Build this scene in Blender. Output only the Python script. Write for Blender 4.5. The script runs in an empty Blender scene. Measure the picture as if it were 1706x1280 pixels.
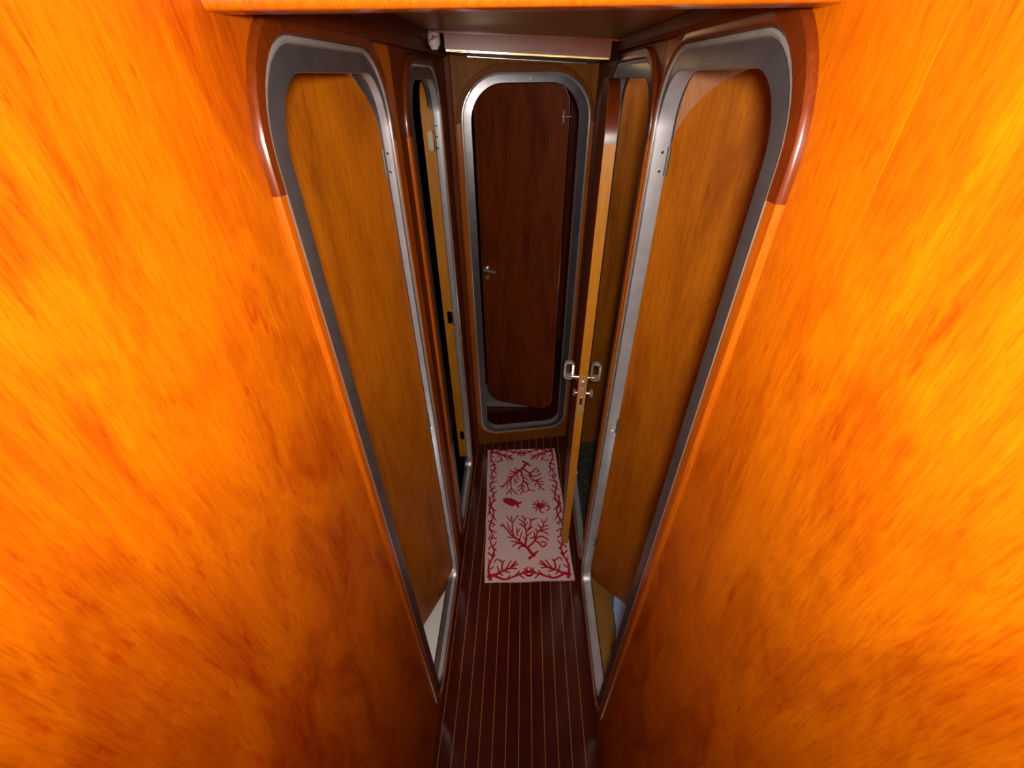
import bpy, bmesh, math, random
from mathutils import Vector, Matrix
random.seed(7)
S = bpy.context.scene
COL = S.collection

# ---------------------------------------------------------------- camera, light, exposure
H = 1.85
cd = bpy.data.cameras.new('camera'); cam = bpy.data.objects.new('camera', cd); COL.objects.link(cam)
cd.sensor_fit = 'HORIZONTAL'; cd.sensor_width = 36.0; cd.lens = 36.0*701.95/1706; cd.clip_start = .01
RW = [[0.99965176, 0.00882245, -0.02487029], [0.02527887, -0.59060644, 0.80656371], [-0.00757268, -0.80691152, -0.59062378]]
M = Matrix.Identity(4)
for r in range(3):
    M[r][0] = RW[r][0]; M[r][1] = -RW[r][1]; M[r][2] = -RW[r][2]
M[2][3] = H
cam.matrix_world = M
S.camera = cam
S.view_settings.view_transform = 'Standard'; S.view_settings.look = 'None'
S.view_settings.gamma = 1.0; S.view_settings.use_curve_mapping = False
S.view_settings.exposure = 0.0
W = bpy.data.worlds.new('World'); S.world = W; W.use_nodes = True
W.node_tree.nodes['Background'].inputs[0].default_value = (.5, .45, .4, 1)
W.node_tree.nodes['Background'].inputs[1].default_value = 0.02

def lamp(name, loc, power, radius, color=(1, 1, 1), kind='POINT', size=.3, rot=(0, 0, 0)):
    l = bpy.data.lights.new(name, kind); l.energy = power; l.color = color
    if kind == 'POINT': l.shadow_soft_size = radius
    elif kind == 'SPOT': l.shadow_soft_size = radius; l.spot_size = math.radians(170); l.spot_blend = 1.0
    else: l.shape = 'DISK'; l.size = size
    o = bpy.data.objects.new(name, l); o.location = loc; o.rotation_euler = rot; COL.objects.link(o)
    return o
lamp('hand_torch', (.02, -.03, 1.885), 48.0, .03, (1, .94, .84), 'SPOT', rot=(math.radians(73), 0, 0))
lamp('rear_fill', (0, -.75, 2.12), 2.0, .1, (1, .93, .85), 'AREA', .3)  # added overhead fill behind the camera, not a known lamp
lamp('left_cabin_lamp', (-.75, .55, 1.7), 4.0, .05, (1, .97, .92))
lamp('right_cabin_lamp', (.85, .75, 1.7), 3.0, .05, (1, .97, .92))
lamp('aft_right_fill', (.50, 1.70, 1.92), 1.3, .03, (1, .93, .8))  # added light, placed so the inner partition is brightest at the top
lamp('left_low_fill', (-.42, .46, .36), 1.5, .02, (1, .95, .9))  # added low fill to brighten the left cabin floor and lower leaf
lamp('right_low_fill', (.46, .46, .36), .6, .02, (1, .95, .9))  # weaker added fill, low in the right cabin

# ---------------------------------------------------------------- materials
def nodes(name):
    m = bpy.data.materials.new(name); m.use_nodes = True
    nt = m.node_tree; b = nt.nodes['Principled BSDF']
    return m, nt, b
def ramp(nt, fac, stops):
    r = nt.nodes.new('ShaderNodeValToRGB'); e = r.color_ramp.elements
    while len(e) > 1: e.remove(e[-1])
    e[0].position = stops[0][0]; e[0].color = (*stops[0][1], 1)
    for p, c in stops[1:]:
        x = e.new(p); x.color = (*c, 1)
    nt.links.new(fac, r.inputs[0]); return r.outputs[0]
def coords(nt, scale, rot=(0, 0, 0)):
    t = nt.nodes.new('ShaderNodeTexCoord'); m = nt.nodes.new('ShaderNodeMapping')
    m.inputs['Scale'].default_value = scale; m.inputs['Rotation'].default_value = rot
    nt.links.new(t.outputs['Object'], m.inputs[0]); return m.outputs[0]
def noise(nt, vec, sc, det=4, rough=.55, dist=0.0):
    n = nt.nodes.new('ShaderNodeTexNoise'); n.inputs['Scale'].default_value = sc
    n.inputs['Detail'].default_value = det; n.inputs['Roughness'].default_value = rough
    n.inputs['Distortion'].default_value = dist
    nt.links.new(vec, n.inputs['Vector']); return n.outputs['Fac']
def mixc(nt, a, b, f, mode='MIX'):
    m = nt.nodes.new('ShaderNodeMix'); m.data_type = 'RGBA'; m.blend_type = mode
    for s, v in ((0, f), (6, a), (7, b)):
        if isinstance(v, (int, float)): m.inputs[s].default_value = v
        elif isinstance(v, tuple): m.inputs[s].default_value = (*v, 1)
        else: nt.links.new(v, m.inputs[s])
    return m.outputs[2]
def bump(nt, b, h, strength, dist=.001):
    n = nt.nodes.new('ShaderNodeBump'); n.inputs['Strength'].default_value = strength
    n.inputs['Distance'].default_value = dist
    nt.links.new(h, n.inputs['Height']); nt.links.new(n.outputs[0], b.inputs['Normal'])
def wood(name, dark, light, rough=.28, coat=.3, grain=(14, 14, 1.1), contrast=(.35, .68), blotch=.5, seed=0, spec=.4, bz=None, fleck=0):
    m, nt, b = nodes(name)
    v = coords(nt, grain); v2 = coords(nt, (grain[0]*.25, grain[1]*.25, grain[2]*.9 if bz is None else bz))
    fine = noise(nt, v, 9 + seed*.01, 6, .65, .3)
    bl = noise(nt, v2, 2.6 + seed*.13, 5, .6, .8)
    c1 = ramp(nt, fine, [(contrast[0], dark), (contrast[1], light)])
    mid = tuple(x*.62 for x in dark)
    c2 = ramp(nt, bl, [(.3, mid), (.55, light), (.72, tuple(min(1, x*1.12) for x in light))])
    col = mixc(nt, c1, c2, blotch)
    hair = noise(nt, v, 38, 3, .6, .2)
    col = mixc(nt, col, ramp(nt, hair, [(.30, (.80, .72, .6)), (.55, (1, 1, 1)), (.75, (1, 1.0, 1))]), 1.0, 'MULTIPLY')
    if fleck:
        fl = noise(nt, coords(nt, (grain[0]*2.2, grain[1]*2.2, grain[2]*6)), 3.1, 3, .55, .4)
        col = mixc(nt, col, ramp(nt, fl, [(.62, (1, 1, 1)), (.70, (.86, .52, .5)), (.78, (.8, .42, .4))]), fleck, 'MULTIPLY')
    nt.links.new(col, b.inputs['Base Color'])
    b.inputs['Roughness'].default_value = rough; b.inputs['Coat Weight'].default_value = coat
    b.inputs['Coat Roughness'].default_value = .12; b.inputs['Specular IOR Level'].default_value = spec
    bump(nt, b, fine, .08)
    return m
def plain(name, col, rough=.5, metal=0.0, coat=0.0, nscale=30, var=.15, bmp=.05, spec=.5):
    m, nt, b = nodes(name)
    v = coords(nt, (1, 1, 1)); f = noise(nt, v, nscale, 4, .6)
    c = ramp(nt, f, [(.3, tuple(x*(1-var) for x in col)), (.7, tuple(min(1, x*(1+var)) for x in col))])
    nt.links.new(c, b.inputs['Base Color'])
    b.inputs['Roughness'].default_value = rough; b.inputs['Metallic'].default_value = metal
    b.inputs['Coat Weight'].default_value = coat; b.inputs['Specular IOR Level'].default_value = spec
    bump(nt, b, f, bmp)
    return m
ORANGE = wood('varnished_orange_veneer', (.35, .030, .0002), (.53, .134, .0004), .45, .0, blotch=.6, grain=(15, 15, 1.3), spec=.12, fleck=.8, bz=1.7, contrast=(.3, .75))
ORANGE2 = wood('varnished_orange_veneer_paler', (.37, .042, .0003), (.55, .148, .0005), .45, .0, blotch=.55, grain=(13, 13, 1.2), seed=5, spec=.12, fleck=.6, bz=1.5, contrast=(.3, .75))
GOLD = wood('golden_door_veneer', (.29, .066, .0015), (.42, .125, .003), .42, .04, grain=(16, 16, 1), blotch=.5, seed=3, spec=.18, fleck=.7)
MAHOG = wood('mahogany_and_dimmed_veneer', (.11, .019, .002), (.17, .034, .004), .48, .02, seed=9, spec=.12)
RIMDARK = wood('reddish_trim_wood', (.10, .013, .001), (.15, .026, .002), .3, .25, grain=(20, 20, 3), blotch=.3, seed=2)
RIMORANGE = wood('orange_trim_wood', (.36, .065, .0015), (.46, .11, .003), .25, .4, grain=(20, 20, 1), blotch=.2, seed=4)
BROWN = wood('brown_ceiling_veneer', (.34, .165, .022), (.44, .22, .03), .36, 0.0, grain=(1.2, 12, 12), blotch=.3, seed=6)
PINKWOOD = wood('pale_pinkish_veneer', (.24, .062, .034), (.32, .09, .05), .36, .0, grain=(1.2, 12, 12), blotch=.4, seed=8)
EDGE = wood('light_edge_banding', (.50, .18, .01), (.60, .24, .018), .4, .1, grain=(20, 20, 1), blotch=.3, seed=11)
FLOORM = wood('dark_varnished_plank', (.055, .007, .005), (.095, .013, .007), .2, .15, grain=(14, 1.0, 14), blotch=.3, seed=12)
INLAY = wood('light_holly_inlay', (.42, .13, .02), (.60, .20, .04), .25, .4, grain=(14, 1.0, 14), blotch=.2, seed=13)
BULKW = wood('bulkhead_veneer', (.19, .056, .006), (.27, .088, .010), .45, 0.0, seed=31, spec=.08)
DARKLEAF = wood('dark_sapele_door', (.11, .014, .002), (.20, .035, .004), .45, .03, grain=(16, 16, .8), blotch=.6, seed=14, spec=.12)
SPECK = plain('speckled_grey_sole', (.05, .052, .045), .35, 0, .3, 45, .8)
STEEL = plain('satin_steel', (.25, .245, .265), .34, .85, 0, 18, .16, .04)
STEELB = plain('bright_steel', (.75, .74, .70), .22, .75, 0, 40, .1, .03)
STEELJ = plain('lit_jamb_steel', (.50, .50, .54), .38, .55, 0, 18, .12, .04)  # lighter copy of the steel: light on jambs and sills put into colour
PARTW = wood('pinkish_cabin_veneer', (.34, .13, .05), (.46, .19, .08), .4, .1, grain=(12, 12, 1), blotch=.5, seed=21)
BRASS = plain('polished_brass', (.80, .55, .22), .2, 1.0, 0, 40, .1, .02)
WHITE = plain('white_plastic', (.75, .76, .78), .35, 0, .2, 20, .05)
RED = plain('red_cord', (.55, .02, .03), .6)
WHITESOLE = plain('off_white_carpet', (.80, .80, .76), .9, 0, 0, 220, .08, .3)
OCHRE = plain('ochre_cabin_sole', (.32, .15, .02), .5, 0, .1, 60, .15)
BLUE = plain('light_blue_terry', (.30, .48, .80), .95, 0, 0, 260, .2, .6)
NAVY = plain('navy_cloth', (.01, .015, .09), .9, 0, 0, 200, .2, .4)
BLACK = plain('cabin_dark_and_black_parts', (.004, .003, .003), .9, spec=.02)  # on the farther left cabin this black paints the unlit dark
GREY = plain('grey_laminate', (.30, .27, .25), .45, 0, 0, 60, .1)
CREAM = plain('cream_cotton_pile', (.85, .63, .62), .95, 0, 0, 300, .12, .5)
CORALRED = plain('red_cotton_pile', (.50, .005, .03), .95, 0, 0, 300, .15, .5)
TAPE = plain('masking_tape', (.62, .55, .42), .7)

# ---------------------------------------------------------------- mesh helpers
def link(name, bm, mat, parent=None, smooth=False, kind=None, bevel=0, mats=None):
    bmesh.ops.recalc_face_normals(bm, faces=bm.faces)
    me = bpy.data.meshes.new(name); bm.to_mesh(me); bm.free()
    for m in (mats or [mat]): me.materials.append(m)
    if smooth:
        for p in me.polygons: p.use_smooth = True
    o = bpy.data.objects.new(name, me); COL.objects.link(o)
    if parent is not None: o.parent = parent
    if kind: o['kind'] = kind
    if smooth or bevel:
        if bevel:
            md = o.modifiers.new('bevel', 'BEVEL'); md.width = bevel; md.segments = 2; md.limit_method = 'ANGLE'
        if smooth:
            me.set_sharp_from_angle(angle=math.radians(35))
    return o
def empty(name, loc=(0, 0, 0), rz=0, label=None, cat=None, kind=None, group=None):
    o = bpy.data.objects.new(name, None); COL.objects.link(o); o.location = loc; o.rotation_euler.z = rz
    o.empty_display_size = .05
    tag(o, label, cat, kind, group); return o
def tag(o, label=None, cat=None, kind=None, group=None):
    if label: o['label'] = label
    if cat: o['category'] = cat
    if kind: o['kind'] = kind
    if group: o['group'] = group
    return o
def box(bm, a, b, bev=0):
    r = bmesh.ops.create_cube(bm, size=1)
    for v in r['verts']:
        v.co = Vector([a[i] + (v.co[i]+.5)*(b[i]-a[i]) for i in range(3)])
    if bev:
        es = list({e for v in r['verts'] for e in v.link_edges})
        bmesh.ops.bevel(bm, geom=es, offset=bev, segments=2, profile=.6, affect='EDGES')
    return bm
def boxo(name, a, b, mat, parent=None, bev=0, **k):
    return link(name, box(bmesh.new(), a, b, bev), mat, parent, **k)
def cyl(bm, p0, p1, r, n=20, r2=None):
    p0, p1 = Vector(p0), Vector(p1); d = p1-p0
    q = bmesh.ops.create_cone(bm, cap_ends=True, segments=n, radius1=r, radius2=r if r2 is None else r2, depth=d.length)
    mt = Matrix.Translation((p0+p1)/2) @ d.to_track_quat('Z', 'Y').to_matrix().to_4x4()
    bmesh.ops.transform(bm, matrix=mt, verts=q['verts']); return bm
def rrect(u0, u1, z0, z1, rt, rb, n=10, seam=None):
    """closed outline, anticlockwise; constant number of points"""
    pts = []
    def arc(cu, cz, r, a0):
        for i in range(n+1):
            a = math.radians(a0 + 90*i/n); pts.append((cu + r*math.cos(a), cz + r*math.sin(a)))
    arc(u1-rt, z1-rt, rt, 0)
    arc(u0+rt, z1-rt, rt, 90)
    if seam is not None: pts.append((u0, seam))
    arc(u0+rb, z0+rb, rb, 180)
    arc(u1-rb, z0+rb, rb, 270)
    if seam is not None: pts.append((u1, seam))
    return pts
def loft(bm, rings, M3, mat_idx=None, closed=True):
    """rings: list of (outline, depth); M3(u, z, p) -> Vector"""
    vs = [[bm.verts.new(M3(u, z, p)) for u, z in o] for o, p in rings]
    n = len(vs[0]); out = []
    for k in range(len(vs)-1):
        for i in range(n if closed else n-1):
            j = (i+1) % n
            f = bm.faces.new((vs[k][i], vs[k][j], vs[k+1][j], vs[k+1][i])); out.append((f, k, i))
            if mat_idx: f.material_index = mat_idx[k]
    return out
def plate(name, outline, holes, M3, p0, p1, mat, parent=None, kind=None, smooth=False):
    """flat plate with holes, from depth p0 (front) to p1 (back)"""
    from mathutils.geometry import tessellate_polygon
    loops = [outline] + holes
    flat = [q for l in loops for q in l]
    tris = tessellate_polygon([[Vector((u, z, 0)) for u, z in l] for l in loops])
    bm = bmesh.new()
    A = [bm.verts.new(M3(u, z, p0)) for u, z in flat]; B = [bm.verts.new(M3(u, z, p1)) for u, z in flat]
    for t in tris:
        try:
            bm.faces.new([A[i] for i in t]); bm.faces.new([B[i] for i in reversed(t)])
        except ValueError: pass
    s = 0
    for l in loops:
        n = len(l)
        for i in range(n):
            j = (i+1) % n; bm.faces.new((A[s+i], A[s+j], B[s+j], B[s+i]))
        s += n
    return link(name, bm, mat, parent, kind=kind)
def inset(r, du0, du1, dz0, dz1, dr):
    u0, u1, z0, z1, rt, rb = r
    return (u0+du0, u1-du1, z0+dz0, z1-dz1, max(.004, rt-dr), max(.004, rb-dr))
# ---------------------------------------------------------------- layout
WL, WR = -.288, .275
CEIL = 1.953
YB, KB = 1.93, .16                    # far bulkhead: y = YB + KB*x
ML = lambda u, z, p: Vector((WL + p, u, z))
MR = lambda u, z, p: Vector((WR - p, u, z))
ab = math.atan(KB); cb, sb = math.cos(ab), math.sin(ab)
MB = lambda u, z, p: Vector((u*cb + p*sb, YB + u*sb - p*cb, z))

# door frames: outer (y0, y1, z0, z1, r_top, r_bottom), width of the flange on each side
F = {
 1: dict(M=ML, o=(.524, 1.036, .045, 1.892, .12, .085), w=(.042, .022, .040, .037), seam=1.74, j=.010),
 2: dict(M=MR, o=(.500, 1.031, .045, 1.892, .12, .085), w=(.038, .022, .040, .037), seam=1.738, j=.027),
 3: dict(M=ML, o=(1.205, 1.672, .045, 1.880, .12, .085), w=(.045, .025, .040, .037), seam=1.73, j=.015),
 4: dict(M=MR, o=(1.067, 1.625, .045, 1.880, .12, .085), w=(.029, .028, .040, .037), seam=1.73, j=.022),
 5: dict(M=MB, o=(-.248, .264, .085, 1.862, .155, .10), w=(.040, .040, .036, .033), seam=1.703, j=.03),
}
def inn(f, extra=0.0):
    w = f['w']; return inset(f['o'], w[0]+extra, w[1]+extra, w[2]+extra, w[3]+extra, .03+extra)

# ---------------------------------------------------------------- floor with inlay strips
floor = boxo('floor', (-.311, -1.0, -.03), (.298, 2.05, -.004), BLACK, kind='structure')
xs = [-.272+.045*i for i in range(12)]
edges = [WL] + xs + [WR]
for i in range(len(edges)-1):
    a, b = edges[i], edges[i+1]
    a2 = a+.0014 if i else a; b2 = b-.0014 if i < len(edges)-2 else b
    boxo('plank', (a2, -1.0, -.004), (b2, 2.05, random.uniform(-.0003, 0)), FLOORM, floor, .0004)
for x in xs:
    boxo('inlay_strip', (x-.0014, -1.0, -.004), (x+.0014, 2.05, -.0001), INLAY, floor)

# ---------------------------------------------------------------- side walls
def ccw_rect(u0, u1, z0, z1): return [(u0, z0), (u1, z0), (u1, z1), (u0, z1)]
def hole(f): return rrect(*inset(f['o'], .012, .012, .012, .012, .005))
def side_wall(name, M3, y_seam, fa, fb, matA, matB):
    w = plate(name, ccw_rect(-1.0, 2.10, -.03, 2.2), [hole(fa), hole(fb)], M3, -.006, -.022, MAHOG, kind='structure')
    plate('panel', ccw_rect(-1.0, y_seam-.0006, -.02, 2.2), [], M3, 0, -.006, matA, w)
    zc = fa['seam']
    y_mid = (fa['o'][1] + fb['o'][0])/2
    plate('panel', ccw_rect(y_seam+.0006, y_mid, -.02, 2.2), [hole(fa)], M3, 0, -.006, matB, w)
    plate('panel', ccw_rect(y_mid+.0006, 2.0, -.02, 2.2), [hole(fb)], M3, 0, -.006, MAHOG, w)  # farther panel: dimmer light down the corridor put into a darker wood
    return w
wl = side_wall('wall_left', ML, .43, F[1], F[3], ORANGE, ORANGE)
wr = side_wall('wall_right', MR, .365, F[2], F[4], ORANGE2, ORANGE)
wf = plate('wall_far', ccw_rect(-.292, .31, -.03, 2.2), [hole(F[5])], MB, 0, -.02, BULKW, kind='structure')
wb = boxo('wall_back', (-.36, -1.03, -.03), (.36, -1.0, 2.2), ORANGE, kind='structure')
# corner posts beside the far bulkhead
t1 = boxo('trim_1', (WL, 1.858, 0), (-.268, 1.884, CEIL), MAHOG, kind='structure', bev=.003)

# ---------------------------------------------------------------- ceiling and beams
c0 = boxo('ceiling', (-.36, -1.03, 2.17), (.36, .54, 2.20), BROWN, kind='structure')

bm = bmesh.new(); box(bm, (WL, .495, 1.899), (WR, .535, 2.2))
es = [e for e in bm.edges if all(v.co.z < 1.95 for v in e.verts) and abs(e.verts[0].co.y-e.verts[1].co.y) < .001]
bmesh.ops.bevel(bm, geom=es, offset=.006, segments=4, profile=.5, affect='EDGES')
link('trim_2', bm, RIMORANGE, kind='structure', smooth=True)
def slab(name, x0, x1, y0, y1, zl0, zr0, zl1, zr1, mat, parent=None, kind=None, ymul=.0):
    """box whose bottom/top slope sideways: z at left/right"""
    bm = bmesh.new(); v = []
    for x, zb, zt in ((x0, zl0, zl1), (x1, zr0, zr1)):
        for y in (y0 + ymul*x, y1 + ymul*x):
            v += [bm.verts.new((x, y, zb)), bm.verts.new((x, y, zt))]
    for q in ((0, 1, 3, 2), (4, 6, 7, 5), (0, 4, 5, 1), (2, 3, 7, 6), (0, 2, 6, 4), (1, 5, 7, 3)):
        bm.faces.new([v[i] for i in q])
    return link(name, bm, mat, parent, kind=kind)
t3 = slab('trim_3', -.222, .242, 1.50, 1.93, 1.908, 1.887, CEIL, CEIL, PINKWOOD, kind='structure', ymul=.10)
slab('edge_strip', -.268, .272, 1.488, 1.50, 1.9465, 1.9245, 1.951, 1.929, RIMORANGE, t3, ymul=.10)
slab('metal_strip', -.218, .238, 1.494, 1.50, 1.9055, 1.8845, 1.9095, 1.8885, BRASS, t3, ymul=.10)
slab('soffit_board', -.210, .228, 1.50, 1.90, 1.9055, 1.8845, 1.908, 1.887, GREY, t3, ymul=.14)
slab('metal_strip', -.20, .218, 1.862, 1.868, 1.9035, 1.8825, 1.9055, 1.8845, STEELB, t3, ymul=.14)
c1 = slab('ceiling', WL, WR, .50, 1.488, 1.951, 1.929, 1.972, 1.972, BROWN, kind='structure')
slab('ceiling', WL, WR, 1.488, 2.02, 1.954, 1.954, 1.972, 1.972, BROWN, kind='structure')
# side cornices under the ceiling
for i, (sx, M3, y1) in enumerate(((-1, ML, 1.88), (1, MR, 1.95))):
    bm = bmesh.new()
    prof = [(0, 1.903), (.012, 1.905), (.016, 1.912), (.017, 1.928), (.026, 1.932), (.026, CEIL), (0, CEIL)]
    a = [bm.verts.new(M3(.535, z, p)) for p, z in prof]; b = [bm.verts.new(M3(y1, z, p)) for p, z in prof]
    for k in range(len(prof)):
        j = (k+1) % len(prof); bm.faces.new((a[k], a[j], b[j], b[k]))
    bm.faces.new(a); bm.faces.new(b)
    link('trim_%d' % (4+i), bm, MAHOG, kind='structure')

# ---------------------------------------------------------------- door frames
def steel_frame(f, parent):
    o = f['o']; w = f['w']; M3 = f['M']
    def ring(t, p, extra=0):
        """t: 0 at the outer edge .. 1 at the inner edge of the flange"""
        r = inset(o, w[0]*t+extra, w[1]*t+extra, w[2]*t+extra, w[3]*t+extra, .03*t+extra)
        return (rrect(*r), p)
    rings = [ring(0, -.002), ring(0, .004), ring(.04, .0065), ring(.12, .0075), ring(.2, .0065), ring(.24, .0035),
             ring(.9, .0065), ring(.97, .0065), ring(1, .004), ring(1, -f['j']), ring(1, -f['j']-.001, -.001), ring(1, -f['j']-.001, -.006), ring(1, -.029, -.006), ring(1, -.029, -.018), ring(1, -.024, -.018), ring(1, -.033, -.006)]
    bm = bmesh.new(); loft(bm, rings, M3, [1]*5 + [0]*3 + [2]*3 + [0]*9)  # bead takes the lighter steel, which paints in its highlight line
    return link('steel_frame', bm, STEEL, parent, smooth=True, mats=[STEEL, STEELB, STEELJ])
def surround(f, parent, out=(.034, .034, .034, .034), arch=RIMDARK, side=RIMORANGE, thick=.008, n=10):
    """varnished wood rim around the steel frame: an arch piece on top and straight pieces below the scarf joints"""
    o = f['o']; M3 = f['M']; s = f['seam']
    def ring(t, p):
        r = inset(o, -out[0]*t, -out[1]*t, -out[2]*t, -out[3]*t, -.034*t)
        return (rrect(*r, n=n, seam=s), p)
    rings = [ring(1, -.001), ring(1, thick*.35), ring(.95, thick*.7), ring(.85, thick), ring(.12, thick*1.15), ring(.02, thick*.9), ring(0, .002)]
    N = n+1
    # index of points: arc1 0..n, arc2 N..2N-1, seam_u0 2N, arc3, arc4, seam_u1
    tot = 4*N+2
    segs = {'arch': [tot-1] + list(range(0, 2*N+1)), 'side_left': [2*N] + list(range(2*N+1, 3*N+1)),
            'bottom': [3*N] + [3*N+1], 'side_right': list(range(3*N+1, 4*N+1)) + [tot-1]}
    for k, idx in segs.items():
        bm = bmesh.new()
        rr = [([ol[i] for i in idx], p + (.0012 if k == 'arch' else 0)) for ol, p in rings]
        loft(bm, rr, M3, closed=False)
        link('surround_arch' if k == 'arch' else 'surround_strip', bm, arch if k == 'arch' else side, parent, smooth=True)
def screws(parent, pts, nrm, r=.0032, mat=None):
    for p in pts:
        bm = bmesh.new(); n = Vector(nrm)
        cyl(bm, Vector(p)-n*.001, Vector(p)+n*.0012, r, 12)
        link('screw', bm, mat or BRASS, parent, smooth=True)
def leaf(parent, w, z0, z1, t, mat, edge_mat, hinge, ang, side, rt=.13, rb=.06, seam=None, name='door_leaf'):
    """door leaf: local u from the hinge (0) to the free edge (w); hinge = (x, y); ang = heading of the leaf in plan"""
    d = Vector((math.cos(ang), math.sin(ang), 0)); nrm = Vector((-d.y, d.x, 0))*side
    h = Vector((hinge[0], hinge[1], 0))
    ML_ = lambda u, z, p: h + d*u + nrm*p + Vector((0, 0, z))
    ol = rrect(0, w, z0, z1, rt, rb, n=12)
    lf = plate(name, ol, [], ML_, 0, t, mat, parent)
    # edge banding, in pieces like the photo: corner pieces and straight pieces
    N = 13; out = [(u, z) for u, z in ol]
    cu, cz = w/2, (z0+z1)/2
    spans = {'free': [4*N-1, 0], 'rest': list(range(0, 4*N))}
    for k, idx in spans.items():
        bm = bmesh.new(); k0 = [ol[i] for i in idx]
        eps = .0009
        def push(q):
            v = Vector((q[0]-min(max(q[0], rt), w-rt), q[1]-min(max(q[1], z0+rb), z1-rt)))
            if v.length < 1e-6: v = Vector((1, 0))
            v.normalize(); return (q[0]+v.x*eps, q[1]+v.y*eps)
        k1 = [push(q) for q in k0]
        loft(bm, [(k0, t*.98), (k1, t*.98), (k1, t*.02), (k0, t*.02)], ML_, closed=False)
        link('edge_band', bm, edge_mat[0 if k == 'free' else 1], lf, smooth=True)
    return lf, ML_, d, nrm

# door 1: left, nearest
d1 = empty('door_1', (0, 0, 0), kind='structure'); steel_frame(F[1], d1); surround(F[1], d1, (.016, .022, .03, .033))
lf1, L1, dd1, nn1 = leaf(d1, .52, .04, 1.872, .028, GOLD, (EDGE, GOLD), (-.300, 1.010), math.radians(180+66), -1)
# door 2: right, nearest
d2 = empty('door_2', (0, 0, 0), kind='structure'); steel_frame(F[2], d2); surround(F[2], d2, (.024, .014, .03, .033))
lf2, L2, dd2, nn2 = leaf(d2, .52, .05, 1.862, .028, GOLD, (EDGE, GOLD), (.301, 1.014), math.radians(-40), 1, rt=.17)
# door 3: left, farther, leaf folded right back behind the wall
d3 = empty('door_3', (0, 0, 0), kind='structure'); steel_frame(F[3], d3); surround(F[3], d3, (.026, .012, .03, .020))
lf3, L3, dd3, nn3 = leaf(d3, .52, .10, 1.862, .040, GOLD, (EDGE, EDGE), (-.306, 1.650), math.radians(91), 1)
# door 4: right, farther, leaf ajar into the corridor
d4 = empty('door_4', (0, 0, 0), kind='structure'); steel_frame(F[4], d4); surround(F[4], d4, (.012, .012, .03, .020))
HX, HY = .241, 1.625
FX, FY = .188, 1.150
angl = math.atan2(FY-HY, FX-HX); wlf = math.hypot(FX-HX, FY-HY)
lf4, L4, dd4, nn4 = leaf(d4, wlf, .085, 1.842, .029, GOLD, (EDGE, RIMDARK), (HX, HY), angl, 1, rt=.125, rb=.02)
# far door
d5 = empty('door_5', (0, 0, 0), kind='structure'); steel_frame(F[5], d5)
surround(F[5], d5, (.020, .018, .018, .026), arch=wood('bulkhead_arch_wood', (.14, .040, .005), (.19, .058, .008), .45, 0.0, spec=.08), side=RIMORANGE, thick=.0014)
lf5, L5, dd5, nn5 = leaf(d5, .415, .15, 1.838, .03, DARKLEAF, (BRASS, BRASS), (.181, 2.045), math.radians(180-15), -1, rt=.09, rb=.09)

# masking tape mark on the far frame
bm = bmesh.new(); box(bm, (0, 0, 0), (.011, .0008, .011))
tp = link('tape_mark', bm, TAPE, d5); tp.location = MB(.012, 1.836, .0135)

HINGE = plain('dull_hinge_metal', (.16, .14, .12), .45, .5)
# hinges ------------------------------------------------------------
def hinge(parent, loc, r=.004, h=.055, plate_box=None, mat=None):
    bm = bmesh.new(); cyl(bm, (loc[0], loc[1], loc[2]-h/2), (loc[0], loc[1], loc[2]+h/2), r, 14)
    if plate_box: box(bm, *plate_box, bev=.0006)
    return link('hinge', bm, mat or BRASS, parent, smooth=True)
for z in (1.70, .95, .32):
    hinge(d1, (-.301, 1.006, z), .004, .055, mat=HINGE); hinge(d2, (.3025, 1.007, z), .004, .055, mat=HINGE)
    y1 = F[1]['o'][1]-F[1]['w'][1]; y2 = F[2]['o'][1]-F[2]['w'][1]
    screws(d1, [(-.293, y1-.0005, z+k) for k in (.018, -.018)], (0, -1, 0))
    screws(d2, [(.289, y2-.0005, z+k) for k in (.018, -.018)], (0, -1, 0))
    y4 = F[3]['o'][1]-F[3]['w'][1]
    screws(d3, [(-.298, y4-.0005, z+k) for k in (.016, -.016, -.05)], (0, -1, 0), .0026, BLACK)
for z in (1.672, 1.0, .30):
    b1 = bmesh.new()
    ol = rrect(-.330, -.312, z-.030, z+.030, .009, .009, n=5)
    loft(b1, [(ol, 0), (ol, .002)], lambda u, zz, p: Vector((u, 1.6485-p, zz)))
    b1.faces.new([v for v in b1.verts if v.co.y < 1.6475][:len(ol)])
    hp = link('hinge', b1, TAPE if z > 1.5 else BLACK, d3)
    bm = bmesh.new(); cyl(bm, (-.306, 1.645, z-.03), (-.306, 1.645, z+.03), .005, 12); link('knuckle', bm, BRASS, hp, smooth=True)

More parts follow.
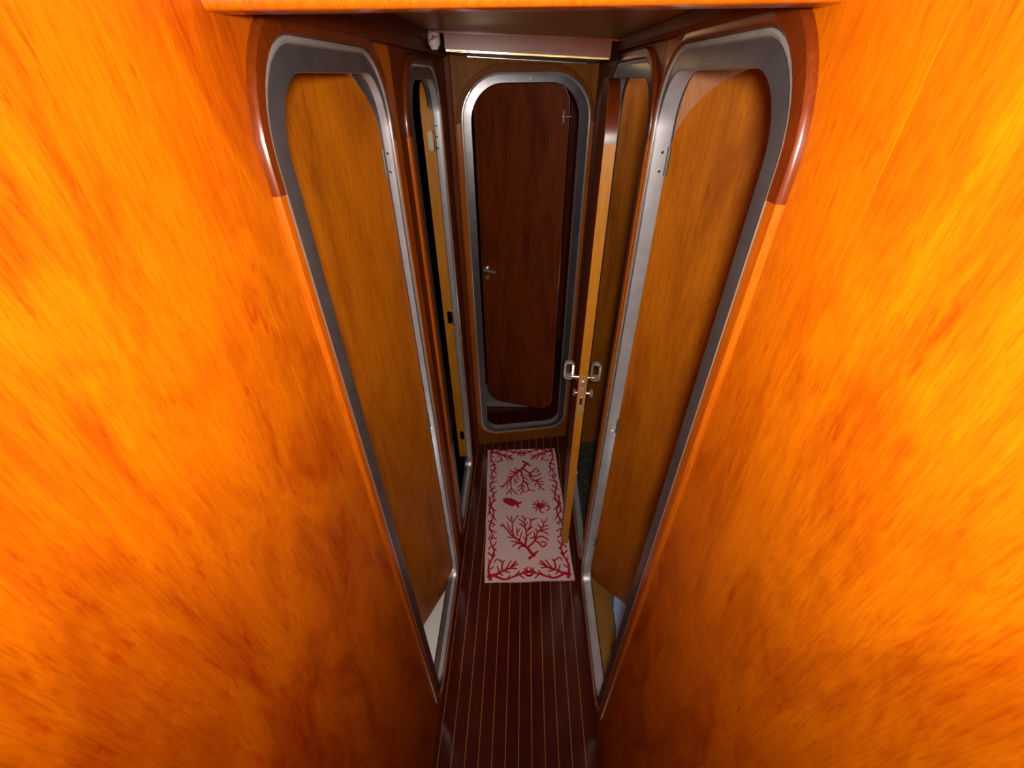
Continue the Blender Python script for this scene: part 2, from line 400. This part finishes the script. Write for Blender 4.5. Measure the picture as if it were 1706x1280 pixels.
# door 4 leaf hardware: lever handles, thumb turn, lock case on the edge -----------------
def on4(u, z, p): return L4(u, z, p)
def hw(name, bm, mat): return link(name, bm, mat, lf4, smooth=True)
def loop_handle(sgn):
    """upright loop handle standing on a spindle; sgn -1: corridor side, +1: wall side (p beyond leaf)"""
    p0 = 0 if sgn < 0 else .029
    bm = bmesh.new()
    a = on4(wlf-.040, 1.012, p0); b = on4(wlf-.040, 1.012, p0 + sgn*.024)
    cyl(bm, a, b, .0075, 18)
    cyl(bm, a, on4(wlf-.040, 1.012, p0 + sgn*.004), .014, 22)
    hw('handle_spindle', bm, BRASS)
    c = on4(wlf-.040, 1.037, p0 + sgn*(.034 if sgn < 0 else .027))
    bm = bmesh.new()
    fr = lambda u, z, p: c + (nn4*u) + Vector((0, 0, z)) + dd4*p
    out = rrect(-.018, .018, -.037, .037, .015, .015, n=8); inn_ = rrect(-.010, .010, -.016, .029, .008, .008, n=8)
    i2 = inset((-.018, .018, -.037, .037, .014, .014), .002, .002, .002, .002, .002)
    o2 = rrect(*i2, n=8)
    loft(bm, [(inn_, -.007), (o2, -.009), (out, -.007), (out, .005), (o2, .007), (inn_, .005), (inn_, -.007)], fr)
    hw('handle_loop', bm, STEELB)
loop_handle(-1); loop_handle(1)
for p0, s_, L_, r_ in ((0, -1, .010, .008), (.029, 1, .020, .0105)):
    bm = bmesh.new(); cyl(bm, on4(wlf-.03, .952, p0), on4(wlf-.03, .952, p0+s_*L_), r_*.55, 14)
    c = on4(wlf-.03, .952, p0+s_*L_)
    b2 = bmesh.ops.create_cube(bm, size=1)
    mt = Matrix.Translation(c) @ Matrix((nn4.to_4d()*0+Vector((*nn4, 0)), Vector((*dd4, 0)), (0, 0, 1, 0), (0, 0, 0, 1))).transposed().to_4x4() @ Matrix.Diagonal((r_, .016, r_*2, 1))
    bmesh.ops.transform(bm, matrix=mt, verts=b2['verts'])
    hw('thumb_turn', bm, STEELB)
def edge_plate(z0, z1, w, depth, mat, name):
    bm = bmesh.new(); ol = rrect(.0145-w/2, .0145+w/2, z0, z1, .003, .003, n=3)
    fr = lambda p, z, e: on4(wlf + .001 + e, z, p)
    loft(bm, [(ol, 0), (ol, depth)], fr)
    vs = [v for v in bm.verts]; n = len(ol); bm.faces.new(vs[n:2*n])
    return hw(name, bm, mat)
LOCKP = plain('lock_face_plate', (.66, .48, .42), .35, .5)
edge_plate(.885, 1.046, .013, .0012, LOCKP, 'lock_plate')
edge_plate(1.004, 1.024, .010, .006, STEELB, 'latch_bolt')
edge_plate(.925, .955, .008, .003, BRASS, 'dead_bolt')
screws(lf4, [on4(wlf+.002, z, .0145) for z in (.895, 1.037)], tuple(dd4), .0022)
# far leaf handle and cabin hook
bm = bmesh.new(); s5 = .385
cyl(bm, L5(s5, 1.035, 0), L5(s5, 1.035, .0)-nn5*.004, .013, 20); cyl(bm, L5(s5, 1.035, 0), L5(s5, 1.035, 0)-nn5*.035, .005, 12)
cyl(bm, L5(s5+.006, 1.035, 0)-nn5*.036, L5(s5-.060, 1.030, 0)-nn5*.036, .0075, 14)
link('handle', bm, STEELB, lf5, smooth=True)
bm = bmesh.new(); cyl(bm, L5(s5, .985, 0), L5(s5, .985, 0)-nn5*.006, .011, 18); link('keyhole_rose', bm, STEELB, lf5, smooth=True)
bm = bmesh.new(); cyl(bm, L5(.022, 1.715, 0), L5(.022, 1.715, 0)-nn5*.016, .003, 10)
cyl(bm, L5(.022, 1.735, 0)-nn5*.004, L5(.022, 1.69, 0)-nn5*.004, .0035, 10)
cyl(bm, L5(.022, 1.712, 0)-nn5*.014, L5(-.012, 1.715, 0)-nn5*.014, .002, 8)
link('cabin_hook', bm, STEELB, lf5, smooth=True)

# ---------------------------------------------------------------- cabins behind the doors
def shell(x0, x1, y0, y1, mat_far, mat_side, floor_mat, z1=2.1, zf=-.004):
    """rear, side walls, sole and deckhead of a small cabin"""
    boxo('wall_outer', (min(x1, x1+.02*(1 if x1 > x0 else -1)), y0, -.03), (max(x1, x1+.02*(1 if x1 > x0 else -1)), y1, z1), mat_side, kind='structure')
    a, b = min(x0, x1), max(x0, x1)
    boxo('wall_partition', (a, y1-.02, -.03), (b, y1, z1), mat_far, kind='structure')
    boxo('wall_partition', (a, y0, -.03), (b, y0+.02, z1), mat_side, kind='structure')
    boxo('floor', (a, y0+.02, -.03), (b, y1-.02, zf), floor_mat, kind='structure')
    boxo('ceiling', (a, y0, z1-.02), (b, y1, z1), mat_side, kind='structure')
shell(-.312, -1.15, .25, 1.17, PARTW, GOLD, WHITESOLE)
shell(.299, 1.15, .25, 1.05, PARTW, GOLD, OCHRE)
shell(-.312, -1.15, 1.19, 2.9, BLACK, BLACK, BLACK)  # all near-black: shade of the unlit cabin put into the surfaces
shell(.299, 1.15, 1.06, 1.95, GOLD, GOLD, SPECK)
# lobby beyond the far door
boxo('floor', (-.60, 2.05, -.03), (.60, 3.2, -.002), FLOORM, kind='structure')
boxo('wall_end', (-.60, 3.2, -.03), (.60, 3.22, 2.2), DARKLEAF, kind='structure')
boxo('ceiling', (-.60, 1.98, 2.17), (.60, 3.22, 2.2), BLACK, kind='structure')
boxo('wall_lobby', (.60, 2.06, -.03), (.62, 3.22, 2.2), DARKLEAF, kind='structure')
boxo('wall_lobby', (-.315, 2.06, -.03), (-.300, 3.22, 2.2), DARKLEAF, kind='structure')

# ---------------------------------------------------------------- things
# bath mat with red coral pattern
CORAL=[[9,(.0293,-.2977),(.0144,-.2797),(-.0004,-.2554),(-.0213,-.2365)],[6.5,(-.0213,-.2365),(-.0503,-.2047),(-.0801,-.1785)],[4.5,(-.0801,-.1785),(-.1103,-.1321),(-.1331,-.1281)],[7,(.0044,-.3114),(.027,-.2918),(.0471,-.2748)],[4,(-.0528,-.1984),(-.0944,-.1939)],[4.5,(-.0268,-.2363),(-.0536,-.2217),(-.0783,-.2163)],[4,(-.0429,-.2297),(-.0623,-.2352),(-.0736,-.247)],[5,(-.0161,-.2428),(-.0355,-.2482),(-.0442,-.2615)],[4,(-.1103,-.1321),(-.1216,-.1151)],[4,(-.0634,-.1822),(-.085,-.1461),(-.0957,-.1093)],[4,(-.0685,-.1628),(-.0685,-.1135),(-.0365,-.0668)],[4,(-.0684,-.1102),(-.0838,-.0928),(-.0979,-.0683)],[4,(-.0723,-.0931),(-.0716,-.0691)],[4,(-.0468,-.1859),(-.0479,-.1407)],[4,(-.0461,-.1668),(-.0312,-.1478)],[4,(-.0365,-.2083),(-.0236,-.1675)],[6,(-.0103,-.2369),(-.0013,-.1969),(-.0023,-.165)],[4.5,(-.0023,-.165),(.0173,-.1428),(.0286,-.0998),(.0612,-.089)],[4,(.0286,-.0998),(.0179,-.0858)],[5,(-.0006,-.1586),(-.0107,-.1353),(-.0328,-.118)],[4,(-.0079,-.1354),(.0077,-.1126)],[4,(-.0075,-.1288),(-.0124,-.112),(-.0346,-.091)],[4,(-.0097,-.1154),(.0038,-.0785)],[4,(-.0071,-.0919),(-.019,-.0674)],[4,(.0111,-.1524),(.0319,-.1367)],[4,(.0005,-.1906),(.0272,-.1659)],[3.5,(-.0063,-.2124),(-.0178,-.1932)],[5.5,(.0054,-.2495),(.0348,-.2199),(.0521,-.1732)],[4.5,(.0521,-.1732),(.0764,-.1513),(.0903,-.122),(.1103,-.0923)],[4,(.0903,-.122),(.0808,-.0981)],[4,(.0738,-.1479),(.0586,-.1243)],[4,(.086,-.1385),(.1124,-.1311)],[4,(.0582,-.1669),(.0453,-.1503)],[4,(.0671,-.1607),(.1132,-.1525)],[4,(.0697,-.1641),(.0916,-.1712),(.1072,-.1845)],[5,(.0409,-.2108),(.0586,-.1972),(.081,-.1964),(.1042,-.2159)],[4.5,(.0377,-.2169),(.0561,-.2298),(.0734,-.2517),(.0909,-.2401),(.0868,-.2246),(.0673,-.2271)],[4,(.0386,-.2044),(.0385,-.1663)],[4,(.0363,-.1981),(.0137,-.2036)]]
BORDER=[[9,(-.1775,-.4077),(-.1816,-.3889),(-.1858,-.3698)],[8,(-.188,-.394),(-.165,-.3867)],[6,(-.1858,-.3725),(-.1862,-.3478),(-.1762,-.3171),(-.1578,-.2859)],[7,(-.1726,-.3919),(-.1495,-.3845),(-.1211,-.3691),(-.0845,-.3565)],[6,(-.0845,-.3565),(-.0681,-.3347),(-.0572,-.3237)],[4,(-.0791,-.3511),(-.0471,-.3354)],[4,(-.0845,-.3565),(-.0559,-.3602)],[4.5,(-.108,-.364),(-.0809,-.3201)],[4,(-.1211,-.3691),(-.0876,-.3783)],[4,(-.1418,-.3739),(-.1213,-.3908)],[4,(-.1366,-.3713),(-.147,-.3462)],[5,(-.1249,-.3608),(-.1221,-.333),(-.1126,-.3163)],[4,(-.122,-.3273),(-.1471,-.3094),(-.1602,-.3261)],[4,(-.1782,-.3591),(-.1627,-.3457)],[4,(-.1813,-.3311),(-.1896,-.3081)],[6.5,(-.165,-.3867),(-.1393,-.4009),(-.1087,-.4098),(-.0701,-.3977)],[5,(-.0701,-.3977),(-.0388,-.3853),(-.0101,-.3808),(.0138,-.3706),(.0288,-.3793)],[4,(-.0984,-.4048),(-.0879,-.3918)],[4,(-.0622,-.3926),(-.0433,-.3715)],[4,(-.0441,-.3905),(-.0244,-.4072)],[4,(-.01,-.3781),(-.0219,-.3585)],[4,(.0138,-.3706),(.0045,-.3538)],[4,(-.0181,-.3859),(-.0059,-.3971),(.01,-.3895)],[5,(-.1711,-.2942),(-.1607,-.2652),(-.1718,-.2378),(-.1803,-.213),(-.1668,-.1821),(-.1841,-.1494)],[5,(-.1841,-.1494),(-.1845,-.1231),(-.1734,-.0932),(-.1651,-.0487),(-.1728,-.0165),(-.1882,.0204),(-.1841,.0463),(-.1676,.0723)],[4.5,(-.1875,-.2762),(-.1711,-.2942)],[4,(-.1607,-.2532),(-.1498,-.2655)],[4,(-.1879,-.2554),(-.1718,-.2378)],[4,(-.1636,-.2411),(-.15,-.217)],[4,(-.1751,-.1913),(-.15,-.2015)],[4,(-.1888,-.2034),(-.1781,-.1753)],[4,(-.1841,-.1494),(-.1671,-.1564),(-.1501,-.1666)],[4,(-.179,-.1099),(-.1588,-.1173),(-.173,-.1301)],[4,(-.1906,-.0995),(-.1734,-.0932)],[4,(-.1678,-.0695),(-.1503,-.0974)],[4,(-.1697,-.0273),(-.1519,-.035)],[4,(-.1923,-.0014),(-.1803,-.0126)],[4,(-.1882,.0204),(-.1627,.0233)],[4,(-.184,.0388),(-.1965,.0619)]]
FISH=[(-.1188,.0411),(-.0959,.0467),(-.0687,.042),(-.042,.0247),(-.0302,.0158),(-.0165,.0202),(-.016,.0117),(-.0332,.0031),(-.0301,-.018),(-.0362,-.0204),(-.0518,.0019),(-.0656,-.0111),(-.0877,.0005),(-.1085,.0166)]
DOTS=[(-.1265,.0209),(-.1326,.0009),(-.1117,.002),(-.1178,-.0159),(-.0971,-.0219)]
CRAB=[[9,(.0672,-.0111),(.0937,-.0156)],[8,(.0743,.0032),(.0839,-.0261)],[4,(.0797,-.0043),(.067,.0256)],[4,(.0735,-.0077),(.0481,.0151)],[4,(.0732,-.0113),(.0396,.0007)],[4,(.0729,-.0149),(.0424,-.0247)],[4,(.0726,-.0185),(.0543,-.0447)],[4,(.083,-.0007),(.1062,.0243)],[4,(.0887,-.0046),(.1199,.009)],[5,(.0911,-.0119),(.1152,-.0091),(.1287,-.024),(.1135,-.0431)],[5,(.078,-.0259),(.0792,-.0473),(.0931,-.0565)],[4,(.0842,-.0225),(.105,-.0232)]]
mat = empty('bath_mat', (.018, 1.431, 0), math.radians(3.0), 'pinkish cream mat with red coral pattern lying on the dark striped floor', 'mat')
bm = bmesh.new(); nu, nv = 20, 40; g = []
for j in range(nv+1):
    row = []
    for i in range(nu+1):
        u = -.204 + .408*i/nu; v = -.421 + .833*j/nv
        z = .0065 + .0006*math.sin(u*31+1)*math.sin(v*17)
        row.append(bm.verts.new((u + .0012*math.sin(v*25), v + .0012*math.sin(u*30), z)))
    g.append(row)
top = [bm.faces.new((g[j][i], g[j][i+1], g[j+1][i+1], g[j+1][i])) for j in range(nv) for i in range(nu)]
r = bmesh.ops.extrude_face_region(bm, geom=top)
for v in [x for x in r['geom'] if isinstance(x, bmesh.types.BMVert)]: v.co.z = .0005
pile = link('pile', bm, CREAM, mat)
def ribbon(bm, pts, w, zt=.0088, zb=.0055):
    P = [Vector((x, y, 0)) for x, y in pts]
    Q = []
    # densify with Catmull-Rom for organic curves
    for i in range(len(P)-1):
        p0 = P[max(i-1, 0)]; p1 = P[i]; p2 = P[i+1]; p3 = P[min(i+2, len(P)-1)]
        for k in range(3 if len(P) > 2 else 1):
            t = k/3
            Q.append(.5*((2*p1)+(p2-p0)*t+(2*p0-5*p1+4*p2-p3)*t*t+(3*p1-p0-3*p2+p3)*t**3) if len(P) > 2 else p1)
    Q.append(P[-1]); n = len(Q); V = []
    for i, q in enumerate(Q):
        d = (Q[min(i+1, n-1)]-Q[max(i-1, 0)]).normalized(); s = Vector((-d.y, d.x, 0))
        h = w*.5*(1-.35*i/max(1, n-1))
        e = d*(h*.6 if i == n-1 else -h*.6 if i == 0 else 0)
        V.append([bm.verts.new((q+e+s*h)+Vector((0, 0, zb))), bm.verts.new((q+e+s*h)+Vector((0, 0, zt))),
                  bm.verts.new((q+e-s*h)+Vector((0, 0, zt))), bm.verts.new((q+e-s*h)+Vector((0, 0, zb)))])
    for i in range(n-1):
        for k in range(3): bm.faces.new((V[i][k], V[i][k+1], V[i+1][k+1], V[i+1][k]))
    bm.faces.new(V[0]); bm.faces.new(V[-1])
def motif(name, strokes, su=1, sv=1, zt=.0088, ws=.0018):
    bm = bmesh.new()
    for k, st in enumerate(strokes): ribbon(bm, [(x*su, y*sv) for x, y in st[1:]], st[0]*ws, zt+.00001*(k % 7))
    return link(name, bm, CORALRED, mat)
motif('coral_motif', CORAL); motif('coral_motif', CORAL, 1, -1)
for su in (1, -1):
    for sv in (1, -1): motif('border_motif', BORDER, su, sv, .0087)
motif('crab_motif', CRAB)
def poly_motif(name, polys):
    bm = bmesh.new()
    for pl in polys:
        a = [bm.verts.new((x, y, .0088)) for x, y in pl]; b = [bm.verts.new((x, y, .0055)) for x, y in pl]
        bm.faces.new(a)
        for i in range(len(pl)):
            j = (i+1) % len(pl); bm.faces.new((a[i], a[j], b[j], b[i]))
    return link(name, bm, CORALRED, mat)
poly_motif('fish_motif', [FISH] + [[(x-.004, y), (x, y-.002), (x+.004, y), (x, y+.002)] for x, y in DOTS])

# white plastic fitting with a red cord, under the ceiling by the far beam
ft = empty('ceiling_fitting', (-.246, 1.455, 1.944), 0, 'small white plastic fitting with red cord, under the ceiling left of the far beam', 'fitting')
bm = bmesh.new(); r0 = bmesh.ops.create_cone(bm, cap_ends=True, segments=28, radius1=.0165, radius2=.0165, depth=.020)
for v in r0['verts']: v.co.z -= .010
prev = None
pr = [(.0165, -.020), (.0162, -.026), (.0145, -.031), (.011, -.035), (.010, -.040), (.006, -.042), (.0005, -.0425)]
rs = [[bm.verts.new((r_*math.cos(a*math.tau/28), r_*math.sin(a*math.tau/28), z)) for a in range(28)] for r_, z in pr]
for k in range(len(rs)-1):
    for i in range(28): bm.faces.new((rs[k][i], rs[k][(i+1) % 28], rs[k+1][(i+1) % 28], rs[k+1][i]))
bd = link('body', bm, WHITE, ft, smooth=True); bd.scale = (1, 1, .86)
cu = bpy.data.curves.new('cord', 'CURVE'); cu.dimensions = '3D'; cu.bevel_depth = .0013; cu.bevel_resolution = 3
sp = cu.splines.new('BEZIER'); pts = [(-.010, -.018, -.018), (-.002, -.0185, -.012), (.003, -.0185, -.006), (-.001, -.019, -.014), (.008, -.017, -.009), (.014, -.012, -.010)]
sp.bezier_points.add(len(pts)-1)
for bp, q in zip(sp.bezier_points, pts): bp.co = q; bp.handle_left_type = bp.handle_right_type = 'AUTO'
tmp = bpy.data.objects.new('tmp', cu); COL.objects.link(tmp)
me = bpy.data.meshes.new_from_object(tmp.evaluated_get(bpy.context.evaluated_depsgraph_get())); bpy.data.objects.remove(tmp)
me.materials.clear(); me.materials.append(RED)
co = bpy.data.objects.new('cord', me); COL.objects.link(co); co.parent = ft

# light blue towel on the cabin sole to the right
def soft(name, a, b, mat, label, cat, rz=0, amp=.006, seed=1):
    rnd = random.Random(seed); bm = bmesh.new(); box(bm, (-(b[0]-a[0])/2, -(b[1]-a[1])/2, 0), ((b[0]-a[0])/2, (b[1]-a[1])/2, b[2]-a[2]))
    bmesh.ops.subdivide_edges(bm, edges=bm.edges[:], cuts=5, use_grid_fill=True)
    for v in bm.verts:
        k = v.co.z/(b[2]-a[2])
        v.co.x += amp*math.sin(v.co.y*40+seed)*k + rnd.uniform(-1, 1)*amp*.2
        v.co.z = max(0, v.co.z + (amp*.6*math.sin(v.co.x*35+v.co.y*22)*k))
    bmesh.ops.bevel(bm, geom=[e for e in bm.edges if e.calc_face_angle(0) > .9], offset=.004, segments=2, affect='EDGES')
    o = link(name, bm, mat, smooth=True); o.location = ((a[0]+b[0])/2, (a[1]+b[1])/2, a[2]); o.rotation_euler.z = rz
    return tag(o, label, cat)
soft('towel', (.385, .56, -.004), (.72, 1.01, .05), BLUE, 'light blue towel on the cabin floor behind the nearest right door leaf', 'towel', math.radians(-4), seed=2)
soft('cloth_bundle', (-.52, 1.25, -.004), (-.352, 1.42, .10), NAVY, 'dark navy cloth bundle on the floor just inside the farther left doorway', 'cloth', seed=4)
soft('floor_pad', (-.28, 2.26, -.002), (.04, 2.46, .045), GREY, 'pale grey pad on the dark floor beyond the far door', 'pad', seed=5)
